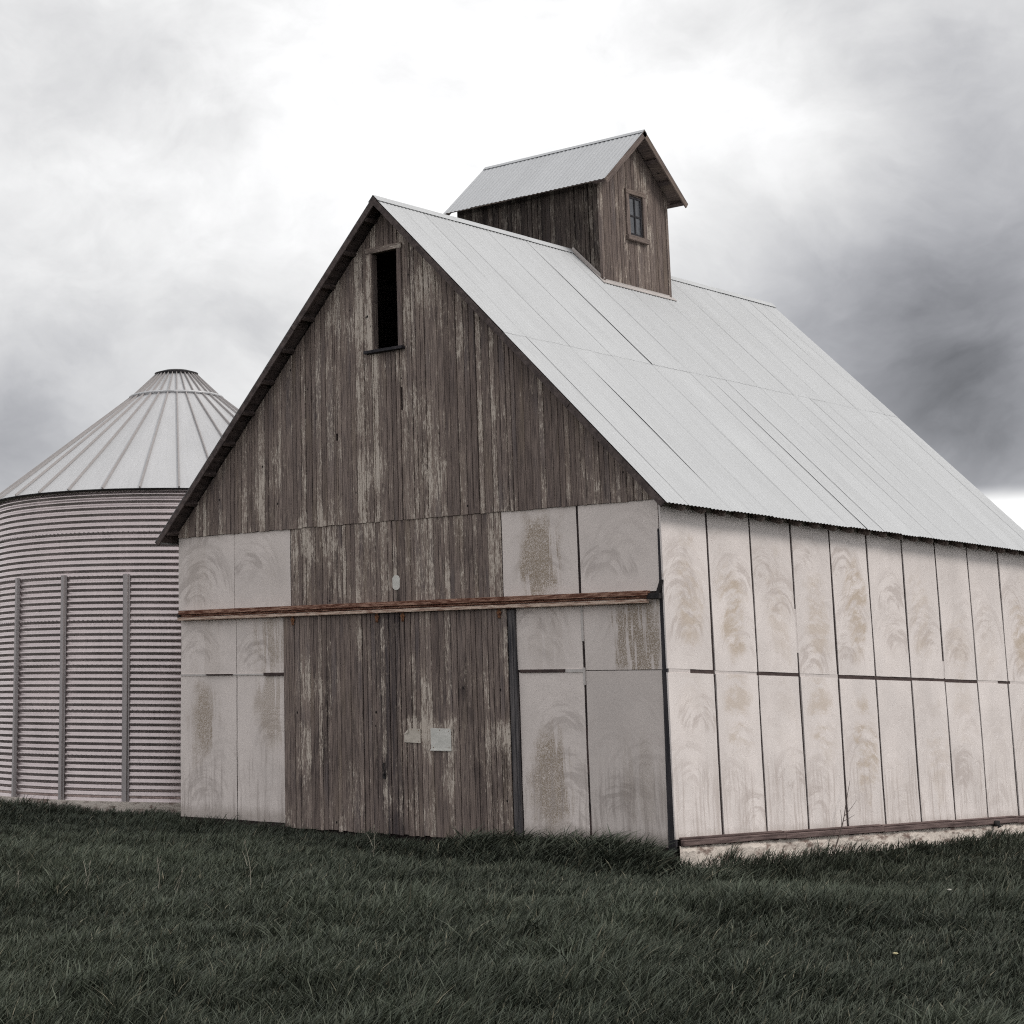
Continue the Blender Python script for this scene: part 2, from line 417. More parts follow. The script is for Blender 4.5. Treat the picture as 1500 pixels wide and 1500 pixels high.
M['rustpale'] = plain('rusted_track_lip', (.26, .14, .10), (.66, .52, .43), (3.5, 40, 40), .85, 0, .2, 1., 9, .36, .58, bd=.02)
M['iron'] = plain('rusted_iron', (.10, .036, .02), (.30, .15, .08), (30, 30, 30), .85)
M['blackiron'] = plain('black_iron', (.012, .012, .014), (.04, .035, .035), (30, 30, 30), .7, .3)
M['concrete'] = plain('old_footing', (.24, .18, .155), (.66, .59, .53), (4.5, 3.2, 9), .9, 0, .2, .8, 10, .36, .52, bd=.03)
M['sill'] = plain('sill_wood', (.060, .040, .038), (.20, .145, .135), (22, 1.4, 26), .85, 0, .2, .7, 8)
M['tan'] = plain('tan_tin_plate', (.50, .45, .39), (.64, .58, .51), (9, 9, 9), .6)
M['strip'] = plain('front_joint_strip', (.50, .46, .44), (.62, .58, .56), (9, 9, 9), .7)
M['strip_side'] = plain('side_joint_strip', (.58, .53, .51), (.68, .62, .60), (9, 9, 9), .7)
M['white'] = plain('white_tin_plate', (.58, .57, .53), (.71, .69, .65), (5, 5, 14), .5)
M['pane'] = plain('dusty_glass', (.050, .052, .060), (.085, .088, .10), (4, 4, 4), .25, 0, .5, .05)

# ------------------------------------------------------------------ barn dimensions
W, L = 10.396, 12.70
XR = -W / 2
HA, HE, OH, OV = 10.643, 4.904, 0.348, 0.3255
SL = (HA - HE) / (W / 2 + OV)          # rise per metre
HG = 4.996
T_ROOF = 0.10                           # roof build-up under the sheet top


def roof_z(x): return HA - abs(x - XR) * SL


def under(x): return roof_z(x) - T_ROOF * math.hypot(1, SL)


barn = empty('barn', (XR, L / 2, 0), 'old gabled crib barn of bare boards and pale sheet cladding under a metal roof', 'barn')


def boards(mb, O, U, Nn, u0, u1, zb, zt, thick, wmin=.082, wmax=.125, base_off=0., jit=.004, lean=.0, holes=(), rag=.0):
    """upright boards from u0 to u1 on plane O + u*U, standing out along Nn; zb, zt = functions of u;
       holes = (u0,u1,z0,z1) left open"""
    O, U, Nn = Vector(O), Vector(U), Vector(Nn); Z = Vector((0, 0, 1))
    u = u0
    while u < u1 - 1e-4:
        wd_ = random.uniform(wmin, wmax)
        if random.random() < .25: wd_ *= 1.5
        e = min(u + wd_, u1)
        for h in holes:
            if u < h[0] - 1e-6 < e: e = h[0]
            if u < h[1] - 1e-6 < e: e = h[1]
        if u1 - e < .03: e = u1
        g = random.choice((.0015, .003, .004, .009)); c = .006
        d = thick + random.uniform(-jit, jit)
        a, b = u + g, e - g
        if b - a > .012:
            segs = [(None, None)]
            for h in holes:
                if u >= h[0] - 1e-4 and e <= h[1] + 1e-4: segs = [(None, h[2]), (h[3], None)]
            bid = random.random()
            for s0, s1 in segs:
                sec = [(a, base_off), (a, d - c), (a + c, d), (b - c, d), (b, d - c), (b, base_off)]
                r0 = random.uniform(-rag, rag * .3)
                vs = []; wc = []
                for q, dd in sec:
                    z0 = zb(q) + r0 if s0 is None else s0
                    vs.append(O + U * q + Nn * dd + Z * z0); wc.append((q, z0, dd))
                for q, dd in sec:
                    z1 = zt(q) if s1 is None else s1
                    vs.append(O + U * q + Nn * dd + Z * z1); wc.append((q, z1, dd))
                n = 6
                fs = [tuple(range(n))[::-1], tuple(range(n, 2 * n))] + [(i, (i + 1) % n, n + (i + 1) % n, n + i) for i in range(n)]
                if U.cross(Z).dot(Nn) > 0: fs = [f[::-1] for f in fs]
                mb.add(vs, fs, wc, bid)
        u = e
    return mb


LOFT = (-5.53, -4.95, 7.99, 9.70)
# inner wall framing (what shows dark in the gaps): four walls with the loft opening left out
mb = MB()
def gstrip(x0, x1, z0, z1=None, y0=.012, y1=.10):
    xs = [x0] + ([XR] if x0 < XR < x1 else []) + [x1]
    top = [(x, y0, under(x) - .01 if z1 is None else z1) for x in reversed(xs)]
    mb.prism([(x0, y0, z0), (x1, y0, z0)] + top, (0, y1 - y0, 0))
EB = -W + .03, -.03
gstrip(EB[0], LOFT[0] - .005, -.3); gstrip(LOFT[1] + .005, EB[1], -.3)
gstrip(LOFT[0] - .005, LOFT[1] + .005, -.3, LOFT[2] - .005); gstrip(LOFT[0] - .005, LOFT[1] + .005, LOFT[3] + .005)
mb.xyz(-.10, -.010, .102, L - .1, -.25, under(0) - .02)                 # right side
mb.xyz(-W + .028, -W + .10, .102, L - .1, -.25, under(0) - .02)         # left side
mb.build('wall_framing', M['dark'], barn)
# back gable
mb = MB(); boards(mb, (0, L, 0), (1, 0, 0), (0, 1, 0), -W, 0, lambda u: -.2, lambda u: under(u) - .01, .0, .14, .2, -.06)
mb.build('rear_wall', M['gable'], barn)
# left long wall
mb = MB(); boards(mb, (-W, 0, 0), (0, 1, 0), (-1, 0, 0), .05, L - .05, lambda u: -.2, lambda u: under(0) - .02, .0, .14, .2, -.026)
mb.build('left_wall', M['gable'], barn)

# gable boards
mb = MB()
boards(mb, (0, 0, 0), (1, 0, 0), (0, -1, 0), -W - .03, .03, lambda u: HG, lambda u: under(max(-W, min(0, u))) - .012, .030, base_off=-.034,
       holes=[LOFT, (-6.425, -6.385, 6.47, 6.60), (-4.945, -4.905, 6.86, 7.26)], rag=.012)
mb.build('gable_boards', M['gable'], barn)
mb = MB(); boards(mb, (0, 0, 0), (1, 0, 0), (0, -1, 0), -7.56, -2.955, lambda u: 3.40, lambda u: HG - .003, .006, base_off=-.034)
mb.build('wall_boards', M['band'], barn)

# loft opening trim
x0, x1, z0, z1 = LOFT
fr = MB()
fr.xyz(x0 - .11, x0, -.062, -.037, z0 - .02, z1 + .0); fr.xyz(x1, x1 + .10, -.062, -.037, z0 - .02, z1)
fr.xyz(x0 - .12, x1 + .11, -.068, -.037, z1 + .002, z1 + .10, along='x')
# reveals running back through the wall
fr.xyz(x0 - .02, x0 + .012, -.036, .10, z0, z1, .1); fr.xyz(x1 - .012, x1 + .02, -.036, .10, z0, z1, .2)
lf = fr.build('loft_opening_frame', M['gable'], barn, .004)
s_ = MB(); s_.xyz(x0 - .15, x1 + .13, -.13, .09, z0 - .075, z0 - .022, along='x'); s_.build('sill', M['post'], lf, .006)

# ------------------------------------------------------------------ flat cladding sheets
def sheet(name_, O, U, Nn, u0, u1, v0, v1, mat, stain=None, th=.018, d0=.0, rag=0., label=None, curl=.004, gr=0.):
    O, U, Nn = Vector(O), Vector(U), Vector(Nn); Z = Vector((0, 0, 1))
    nu, nv = 6, 12; bid = random.random(); ph = random.uniform(0, 6), random.uniform(0, 6)
    vs, wc, zz, fs = [], [], [], []
    for layer in (1, 0):
        for j in range(nv + 1):
            for i in range(nu + 1):
                a, b = i / nu, j / nv
                u = u0 + (u1 - u0) * a; v = v0 + (v1 - v0) * b
                if layer and i in (0, nu): u += random.uniform(-rag, rag)
                if j == 0: v += random.uniform(-rag, rag) * .8
                bow = curl * (math.sin(ph[0] + 4.2 * a) + math.sin(ph[1] + 5.5 * b))
                vs.append(O + U * u + Z * v + Nn * (d0 + (th + bow + curl * 2 if layer else 0)))
                wc.append((u - (u0 + u1) / 2, v - v0, 0)); zz.append((u, 0, v))
    n1 = (nu + 1) * (nv + 1)
    ix = lambda l, i, j: l * n1 + j * (nu + 1) + i
    for j in range(nv):
        for i in range(nu):
            fs.append((ix(0, i, j), ix(0, i + 1, j), ix(0, i + 1, j + 1), ix(0, i, j + 1)))
            fs.append((ix(1, i, j), ix(1, i, j + 1), ix(1, i + 1, j + 1), ix(1, i + 1, j)))
    for i in range(nu):
        fs.append((ix(0, i, 0), ix(1, i, 0), ix(1, i + 1, 0), ix(0, i + 1, 0)))
        fs.append((ix(0, i, nv), ix(0, i + 1, nv), ix(1, i + 1, nv), ix(1, i, nv)))
    for j in range(nv):
        fs.append((ix(0, 0, j), ix(0, 0, j + 1), ix(1, 0, j + 1), ix(1, 0, j)))
        fs.append((ix(0, nu, j), ix(1, nu, j), ix(1, nu, j + 1), ix(0, nu, j + 1)))
    if U.cross(Z).dot(Nn) < 0: fs = [f[::-1] for f in fs]
    me = bpy.data.meshes.new(name_); me.from_pydata(vs, [], fs)
    st = stain or (random.uniform(-.15, .15), random.uniform(.9, 1.6), random.uniform(.0, .5))
    for nm, dat in (('wc', wc), ('zz', zz), ('sp', [st] * len(vs))):
        a = me.attributes.new(nm, 'FLOAT_VECTOR', 'POINT'); a.data.foreach_set('vector', np.array(dat, 'f').ravel())
    a = me.attributes.new('bid', 'FLOAT', 'POINT'); a.data.foreach_set('value', np.full(len(vs), bid, 'f'))
    a = me.attributes.new('gr', 'FLOAT', 'POINT'); a.data.foreach_set('value', np.full(len(vs), gr, 'f'))
    me.materials.append(mat); me.update()
    o = link(name_, me, barn)
    if label: o['label'] = label
    return o


FU, FN = (1, 0, 0), (0, -1, 0)
def fsheet(u0, u1, v0, v1, stain=None, **k): return sheet('front_panel', (0, 0, 0), FU, FN, u0, u1, v0, v1, M['pfront'], stain, d0=-.03, **k)
fsheet(-10.43, -8.965, 3.60, HG - .004, (-.2, .5, .25)); fsheet(-8.955, -7.575, 3.60, HG - .004, (.35, .45, .1))
fsheet(-2.94, -1.515, 3.60, HG - .004, (.02, .62, 1.6)); fsheet(-1.47, -.045, 3.62, HG - .004, (0, .6, .0))
fsheet(-10.36, -8.925, 2.452, 3.55, (0, .3, .25)); fsheet(-8.915, -7.70, 2.452, 3.55, (.25, .6, .8))
fsheet(-10.36, -8.925, -.10, 2.440, (-.1, 1.75, 1.0), rag=.004); fsheet(-8.905, -7.70, -.10, 2.440, (.25, 2.0, .8), rag=.004)
fsheet(-2.715, -1.49, 2.475, 3.55, (0, .4, .2)); fsheet(-1.45, -.09, 2.462, 3.58, (.25, .55, 1.5), gr=.25)
fsheet(-2.70, -1.49, -.08, 2.435, (-.05, .85, 1.1), rag=.004); fsheet(-1.45, -.115, -.10, 2.450, (.2, 1.0, .35), rag=.004, gr=.34)
# fillers closing most of the joints between the front sheets
def pieces(name, mat, parent, boxes, along='z', bevel=0):
    for b in boxes:
        mb = MB(); mb.xyz(*b, along=along); mb.build(name, mat, parent, bevel)
pieces('joint_strip', M['strip'], barn, [(-1.81, -1.49, -.012, .03, 2.43, 2.48), (-1.489, -1.452, -.014, .03, 2.90, 3.56),
       (-1.489, -1.452, -.014, .03, 2.24, 2.50), (-9.69, -8.22, -.012, .03, 2.43, 2.46), (-10.36, -9.70, -.012, .03, 2.43, 2.46)])
pieces('joint_strip', M['girt'], barn, [(-1.489, -1.452, .003, .03, .90, 1.60), (-1.489, -1.452, .006, .03, -.05, .30)])
pieces('girt', M['girt'], barn, [(-8.21, -7.71, -.040, .03, 2.418, 2.472), (-2.66, -1.82, -.014, .03, 2.43, 2.48), (-9.66, -9.0, -.036, .03, 2.435, 2.458)], 'x')

# side wall sheets: ten bays, two high
PP = 1.2665
SU, SN = (0, 1, 0), (1, 0, 0)
LOWST = [(0, 1.9, .15), (.0, 1.85, .75), (.2, 1.6, .15), (.0, 1.7, .8), (.12, 1.3, 1.3), (0, .6, .1), (.2, 1.2, .5), (0, 1.9, .3), (0, 1.5, .1), (.1, 1.2, .6)]
UPST = [(.05, 1.1, .9), (.0, .95, 1.2), (.1, 1.0, .5), (.05, .9, .75), (.1, 1.15, 1.3), (.1, .8, .1), (-.1, 1.05, .6), (0, .6, .4), (-.1, .7, .25), (.1, .9, 1.2)]
for kx in range(10):
    g0 = random.uniform(.026, .034); g1 = random.uniform(.026, .034)
    a, b = kx * PP + g0, (kx + 1) * PP - g1
    if kx == 0: a = -.015
    if kx == 9: b = L - .01
    sheet('side_panel', (0, 0, 0), SU, SN, a, b, 2.474 + random.uniform(-.006, .006), under(0) + .02, M['pside'], UPST[kx], d0=-.022, rag=.003)
    sheet('side_panel', (0, 0, 0), SU, SN, a + random.uniform(-.004, .004), b + random.uniform(-.006, .004),   .02, 2.418 + random.uniform(-.006, .006), M['pside'], LOWST[kx], d0=-.022, rag=.003)
pieces('joint_strip', M['strip_side'], barn, [(-.026, -.002, y0, y1, 2.40, 2.48) for y0, y1 in ((.02, .60), (1.29, 2.50), (3.83, 5.05), (10.16, 10.98), (11.5, 12.6))]
       + [(-.026, -.003, 3 * PP - .04, 3 * PP + .04, 2.80, 3.50), (-.026, -.004, 7 * PP - .04, 7 * PP + .04, 2.485, 2.78)])
pieces('girt', M['girt'], barn, [(-.026, -.006, y0, y1, 2.41, 2.482) for y0, y1 in ((.605, 1.27), (2.56, 3.78), (5.1, 10.14), (11.0, 11.45))], 'y')

# dark corner post and jamb beside the doors
mb = MB(); mb.prism([(-.135, -.012, -.15), (-.005, -.012, -.15), (-.018, -.012, 4.55), (-.06, -.012, 4.55)], (0, .046, 0))
mb.build('corner_post', M['post'], barn)
mb = MB(); mb.xyz(-2.855, -2.72, -.04, .03, -.12, 3.42, .3); mb.xyz(-2.82, -2.765, -.052, -.041, -.12, 3.40, .6)
mb.build('door_jamb', M['jamb'], barn, .006)

# footing and sill along the side
mb = MB(); ny2, nz2 = 220, 9; fv, ff2 = [], []
for j in range(nz2 + 1):
    for i in range(ny2 + 1):
        yy = i * L / ny2; zz = -.80 + .725 * j / nz2
        q = .028 * (math.sin(yy * 1.3) + math.sin(yy * 3.7 + j * .8)) * .6 + random.uniform(-.012, .012)
        fv.append((.055 + q - .03 * (j == nz2), yy, zz + (random.uniform(-.012, .006) if j == nz2 else random.uniform(-.02, .02))))
o0 = len(fv)
for i in range(ny2 + 1): fv.append((-.10, i * L / ny2, -.082))
ix = lambda i, j: j * (ny2 + 1) + i
for j in range(nz2 + 1):
    for i in range(ny2): ff2.append((ix(i, j), ix(i + 1, j), ix(i + 1, j + 1), ix(i, j + 1)))
mb.add(fv, ff2, None, .5)
mb.build('foundation', M['concrete'], barn)
mb = MB()
y = .05; j = 0
while y < L - .2:
    e = min(y + random.uniform(2.3, 3.2), L - .02)
    mb.box((.03, y, -.072), (.07, 0, 0), (0, e - y - .004, .012), (0, 0, .085))
    mb.box((-.01, y + .02, .015), (.066, 0, 0), (0, e - y - .05, .012), (0, 0, .032))
    y = e
mb.build('sill_board', M['sill'], barn, .008)
mb = MB(); mb.tube([(.06, 10.17, -.05), (.16, 10.17, -.05), (.19, 10.17, -.10)], .055, 12)
mb.build('drain_pipe', M['blackiron'], barn, 0, True)

# ------------------------------------------------------------------ sliding doors and their track
def door(u0, u1, mat, hooks, label):
    mb = MB()
    boards(mb, (0, 0, 0), FU, FN, u0, u1, lambda u: -.16, lambda u: 3.45, .062, base_off=.04, jit=.005, rag=.02)
    o = mb.build('sliding_door', mat, barn); o['label'] = label
    for hx in hooks:
        h = MB()
        h.xyz(hx - .024, hx + .024, -.078, -.068, 3.29, 3.47, .3)
        h.prism([(hx - .05, -.080, 3.385), (hx - .02, -.080, 3.33), (hx + .02, -.080, 3.33), (hx + .05, -.080, 3.385), (hx, -.080, 3.43)], (0, .011, 0))
        for zz in (3.31, 3.37): h.tube([(hx, -.079, zz), (hx, -.098, zz)], .013, 8)
        h.build('hanger', M['iron'], o)
    return o
d1 = door(-7.705, -5.30, M['door'], (-7.46, -5.53), 'left leaf of bare vertical boards with no plates on it')
d2 = door(-5.285, -2.86, M['door2'], (-4.97, -2.99), 'right leaf with scraped paint and two small plates')
h = MB()
h.tube([(-5.44, -.075, .98), (-5.43, -.095, .90), (-5.42, -.09, .80), (-5.44, -.075, .76)], .012, 8); h.xyz(-5.47, -5.41, -.08, -.067, .72, .80)
h.build('handle', M['blackiron'], d1)
tk = MB()
tk.xyz(-10.30, -.215, -.135, -.035, 3.550, 3.625, along='x')
tk.xyz(-10.30, -.215, -.072, -.035, 3.512, 3.545, along='x')
track = tk.build('door_track', M['rust'], barn, .006)
tk = MB(); tk.box((-10.31, -.150, 3.440), (0, .10, 0), (10.08, 0, 0), (0, 0, .055)); tk.build('track_lip', M['rustpale'], track, .006)
tk = MB(); tk.xyz(-.24, -.03, -.11, -.02, 3.50, 3.585, along='x'); tk.box((-.11, -.07, 3.58), (.05, 0, 0), (.08, 0, .20), (0, .05, 0))
tk2 = MB(); tk2.box((-10.36, -.10, 3.46), (.06, 0, 0), (0, .07, 0), (0, 0, .12))
tk.build('track_bracket', M['blackiron'], track, .004); tk2.build('track_bracket', M['blackiron'], track, .004)

# ------------------------------------------------------------------ roof
def corr_sheets(mb, O, A, D, Nn, la, courses, pitch, amp, sw, skip=None):
    """corrugated sheets: A across the ribs (unit), D down the slope (unit), Nn out; courses = [(s0,s1,lift)]"""
    O, A, D, Nn = map(Vector, (O, A, D, Nn))
    per = 6
    for (s0, s1, lift) in courses:
        a = 0.
        q = 0
        while a < la - .01:
            e = min(a + sw, la); nseg = max(2, int(round((e - a + pitch * .5) / pitch * per)))
            l0 = random.choices((.0, .002, .005, .012), (3, 5, 2.2, 1))[0] if lift or courses[0][2] == 0. else 0.; l1 = random.uniform(0, .003)
            c0, w0 = random.random(), random.uniform(.3, .9)
            ds = random.uniform(-.012, .012); bid = random.random()
            vs, wc = [], []
            e2 = min(e + pitch * .5, la); nr = 13
            for jx in range(nr):
                tt = jx / (nr - 1); sv = s0 + (s1 + ds - s0) * tt
                env = max(0., 1 - ((tt - c0) / w0) ** 2)
                for i in range(nseg + 1):
                    aa = a + (e2 - a) * i / nseg
                    h = amp * math.cos(2 * math.pi * aa / pitch)
                    k = i / nseg
                    edge = l0 * env * max(0, 1 - k * 7) + .0015 * (q % 2)
                    vs.append(O + A * aa + D * sv + Nn * (h + lift + edge + l1 * (jx == nr - 1)))
                    wc.append((aa, sv, 0))
            n = nseg + 1
            fs = [(j * n + i, j * n + i + 1, (j + 1) * n + i + 1, (j + 1) * n + i) for j in range(nr - 1) for i in range(nseg)]
            if A.cross(D).dot(Nn) < 0: fs = [f[::-1] for f in fs]
            mb.add(vs, fs, wc, bid)
            a = e; q += 1


cl_ = math.hypot(1, SL); CS, SN_ = 1 / cl_, SL / cl_
SLEN = (W / 2 + OV) * cl_
for sgn in (1, -1):
    Dn = Vector((sgn * CS, 0, -SN_)); Nr = Vector((sgn * SN_, 0, CS))
    top = Vector((XR, -OH, HA))
    mb = MB()
    corr_sheets(mb, top - Nr * .010, (0, 1, 0), Dn, Nr, L + 2 * OH, [(SLEN * .47, SLEN, 0.), (.02, SLEN * .485, .0025)], .0678 * 1.5, .008, .61)
    ro = mb.build('roof_sheeting', M['roof'], barn, 0, True)
    so_ = ro.modifiers.new('solid', 'SOLIDIFY'); so_.thickness = .002; so_.offset = -1; so_.use_rim = False
    # sheathing under it
    mb = MB(); a = .02
    while a < SLEN - .05:
        e = min(a + random.uniform(.16, .22), SLEN - .05)
        mb.box(top + Dn * a - Nr * .045, Dn * (e - a - .006), (0, L + 2 * OH, 0), Nr * .024)
        a = e
    mb.build('roof_deck', M['rake'], barn)
    # rake (barge) boards front and rear
    for yy in (-OH - .006, L + OH - .024):
        mb = MB()
        a = .0
        for e in (SLEN * .36, SLEN * .71, SLEN - .01):
            mb.box(top + Vector((0, yy + OH + random.uniform(-.003, .003), 0)) + Dn * (a + .004) - Nr * (.118 + random.uniform(0, .006)), (0, .03, 0), Dn * (e - a - .006), Nr * .100)
            a = e
        mb.build('rake_board', M['rake'], barn, .004)
    # lookouts carrying the overhang
    lk = None
    for i in range(11):
        s0 = .42 + i * (SLEN - .75) / 10
        if lk is None:
            mb = MB(); mb.box((-.038, 0, -.03), (.076, 0, 0), (0, OH - .035, 0), (0, 0, .085)); me_ = mb.build('lookout', M['rake'], barn, .006); lk = me_
        else:
            lk2 = lk.copy(); COL.objects.link(lk2); hang_on(lk2, barn); lk = lk2
        P = Vector((XR, -OH + .027, HA)) + Dn * s0 - Nr * .102
        lk.rotation_euler = (0, sgn * math.atan(SL), 0)
        lk.location = P
# ridge cap
mb = MB()
for i in range(6):
    y0 = -OH - .01 + i * (L + 2 * OH) / 6; y1 = y0 + (L + 2 * OH) / 6 + .03
    h = .016 + (i % 2) * .003
    for sgn in (1, -1):
        Dn = Vector((sgn * CS, 0, -SN_)); Nr = Vector((sgn * SN_, 0, CS))
        mb.box(Vector((XR, y0, HA + h)) - Nr * .0, Dn * .16, (0, y1 - y0, 0), Nr * .003)
mb.build('ridge_cap', M['roof'], barn)
# rafter tails under the right (and left) eave
rt0 = None
for sgn in (1, -1):
    for i in range(22):
        y = .28 + i * .574
        if rt0 is None:
            mb = MB()
            prof = [(-.02, 0, .0), (.23, 0, -.01), (.27, 0, -.03), (.285, 0, -.065), (.27, 0, -.10), (.23, 0, -.125), (.16, 0, -.13), (-.02, 0, -.13)]
            mb.prism(prof, (0, .055, 0)); rt0 = mb.build('rafter_tail', M['look'], barn, .006); o = rt0
        else:
            o = rt0.copy(); COL.objects.link(o); hang_on(o, barn)
        o.rotation_euler = (0, math.atan(SL) * .55, 0) if sgn == 1 else (0, math.atan(SL) * .55, math.pi)
        o.location = (.0 if sgn == 1 else -W, y + (0 if sgn == 1 else .055), under(0) - .065)

# ------------------------------------------------------------------ cupola astride the ridge
C0, C1, CLX, CRX = 5.568, 7.888, -7.733, -4.505; CLW = CLX - .22
CM = (C0 + C1) / 2; HC = 13.09; CE = 11.835; CO2 = .302; CO = .327
CSL = (HC - CE) / ((C1 - C0) / 2 + CO2)
def croof(y): return HC - abs(y - CM) * CSL
def cunder(y): return croof(y) - .075 * math.hypot(1, CSL)
mb = MB()
CW = (6.53, 7.01, 10.99, 11.79)                         # window hole on the gable: y0,y1,z0,z1
boards(mb, (CRX, 0, 0), (0, 1, 0), (1, 0, 0), C0, C1, lambda u: roof_z(CRX) - .08, lambda u: cunder(u) - .008, .0, base_off=-.03, holes=[CW], jit=.003, rag=.015)
mbl = MB(); boards(mbl, (CLW, 0, 0), (0, 1, 0), (-1, 0, 0), C0, C1, lambda u: roof_z(CLW) - .1, lambda u: cunder(u) - .008, .0, base_off=-.03)
cup = mb.build('cupola', M['cup'], barn); mbl.build('side_wall', M['cup'], cup); cup['label'] = 'boarded head house straddling the ridge, its window gable facing right'
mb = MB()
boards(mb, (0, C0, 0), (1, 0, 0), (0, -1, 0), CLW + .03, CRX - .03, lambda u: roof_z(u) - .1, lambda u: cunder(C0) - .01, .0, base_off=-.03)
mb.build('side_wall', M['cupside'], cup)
mb = MB(); boards(mb, (0, C1, 0), (1, 0, 0), (0, 1, 0), CLW + .03, CRX - .03, lambda u: roof_z(u) - .1, lambda u: cunder(C0) - .01, .0, base_off=-.03)
mb.build('side_wall', M['cup'], cup)
for ya, yb, yc in ((C0 - .022, C0 + .06, C0), (C1 - .06, C1 + .022, C1)):
    mb = MB(); mb.xyz(CRX - .045, CRX + .018, ya, yb, roof_z(CRX) - .06, cunder(yc) - .012); mb.build('corner_board', M['cup'], cup, .004)
for sgn in (1, -1):
    cc = math.hypot(1, CSL); Dn = Vector((0, -sgn / cc, -CSL / cc)); Nr = Vector((0, -sgn * CSL / cc, 1 / cc))
    top = Vector((CLX - CO, CM, HC)); ln = ((C1 - C0) / 2 + CO2) * cc; wx = CRX - CLX + 2 * CO
    mb = MB(); corr_sheets(mb, top - Nr * .008, (1, 0, 0), Dn, Nr, wx, [(.01, ln, 0.)], .0678 * 1.5, .006, .65)
    ro = mb.build('cupola_roof', M['caproof'], cup, 0, True)
    so_ = ro.modifiers.new('solid', 'SOLIDIFY'); so_.thickness = .002; so_.offset = -1; so_.use_rim = False
    mb = MB(); mb.box(top + Dn * .01 - Nr * .040 + Vector((.01, 0, 0)), Dn * (ln - .03), (wx - .02, 0, 0), Nr * .022); mb.build('roof_deck', M['trim'], cup)
    for xx in (CRX + CO - .025, CLX - CO - .003):
        mb = MB(); mb.box(Vector((xx, CM, HC)) + Dn * .004 - Nr * .125, (.028, 0, 0), Dn * (ln - .01), Nr * .112); mb.build('rake_board', M['trim'], cup, .004)
    for i in range(4):
        s0 = .10 + i * (ln - .24) / 3
        mb = MB(); P = Vector((CRX - .0, CM, HC)) + Dn * s0 - Nr * .100
        mb.box(P, (CO - .03, 0, 0), Dn * .08, Nr * .058); mb.build('lookout', M['rake'], cup, .004)
mb = MB()
for sgn in (1, -1):
    Dn = Vector((0, -sgn / cc, -CSL / cc)); Nr = Vector((0, -sgn * CSL / cc, 1 / cc))
    mb.box(Vector((CLX - CO, CM, HC + .010)), Dn * .11, (wx, 0, 0), Nr * .003)
mb.build('ridge_cap', M['caproof'], cup)
# window
y0, y1, z0, z1 = CW
mb = MB(); X = CRX
mb.xyz(X + .002, X + .035, y0 - .10, y0 + .004, z0 - .02, z1 + .02); mb.xyz(X + .002, X + .035, y1 - .004, y1 + .10, z0 - .02, z1 + .02)
mb.xyz(X + .002, X + .040, y0 - .11, y1 + .11, z1 + .022, z1 + .12, along='y')
mb.xyz(X + .002, X + .075, y0 - .12, y1 + .12, z0 - .12, z0 - .022, along='y')
mb.build('window_frame', M['trim'], cup, .004)
mb = MB(); ym = (y0 + y1) / 2; zm = (z0 + z1) / 2; xs0, xs1 = X - .03, X - .004
mb.xyz(xs0, xs1, y0, y0 + .045, z0, z1); mb.xyz(xs0, xs1, y1 - .045, y1, z0, z1)
mb.xyz(xs0, xs1 - .001, y0 + .045, y1 - .045, z0, z0 + .05, along='y'); mb.xyz(xs0, xs1 - .001, y0 + .045, y1 - .045, z1 - .045, z1, along='y')
mb.xyz(xs0, xs1 - .002, ym - .018, ym + .018, z0 + .05, z1 - .045); mb.xyz(xs0, xs1 - .004, y0 + .045, y1 - .045, zm - .018, zm + .018, along='y')
mb.build('window_sash', M['post'], cup)
mb = MB(); mb.xyz(X - .026, X - .020, y0 + .01, y1 - .01, z0 + .01, z1 - .01); mb.build('window_pane', M['pane'], cup)
# flashing where it meets the main roof
mb = MB()
Dn = Vector((CS, 0, -SN_)); Nr = Vector((SN_, 0, CS))
mb.box(Vector((CRX + .006, C0 - .1, roof_z(CRX) + .004)), (0, C1 - C0 + .2, 0), Dn * .10, Nr * .010)
mb.box(Vector((CRX + .006, C0 - .03, roof_z(CRX) - .01)), (0, C1 - C0 + .06, 0), (0, 0, .045), (.010, 0, 0))
mb.box(Vector((XR, C0 - .075, HA + .006)), (0, .07, 0), Dn * ((CRX - XR) * cl_), Nr * .010)
mb.box(Vector((XR, C0 - .012, HA + .0)), (0, .010, 0), Dn * ((CRX - XR) * cl_), Nr * .06)
mb.build('flashing', M['flash'], cup)
mb = MB(); mb.xyz(-5.23, -5.06, -.014, -.006, 3.90, 4.0)
n = 20; pts = [(-5.145 + .08 * math.cos(2 * math.pi * i / n), -.016, 3.945 + .055 * (1 if math.sin(2 * math.pi * i / n) >= 0 else -1) + .07 * math.sin(2 * math.pi * i / n)) for i in range(n)]
mb = MB(); mb.prism(pts, (0, .012, 0)); mb.build('cover_plate', M['white'], barn)

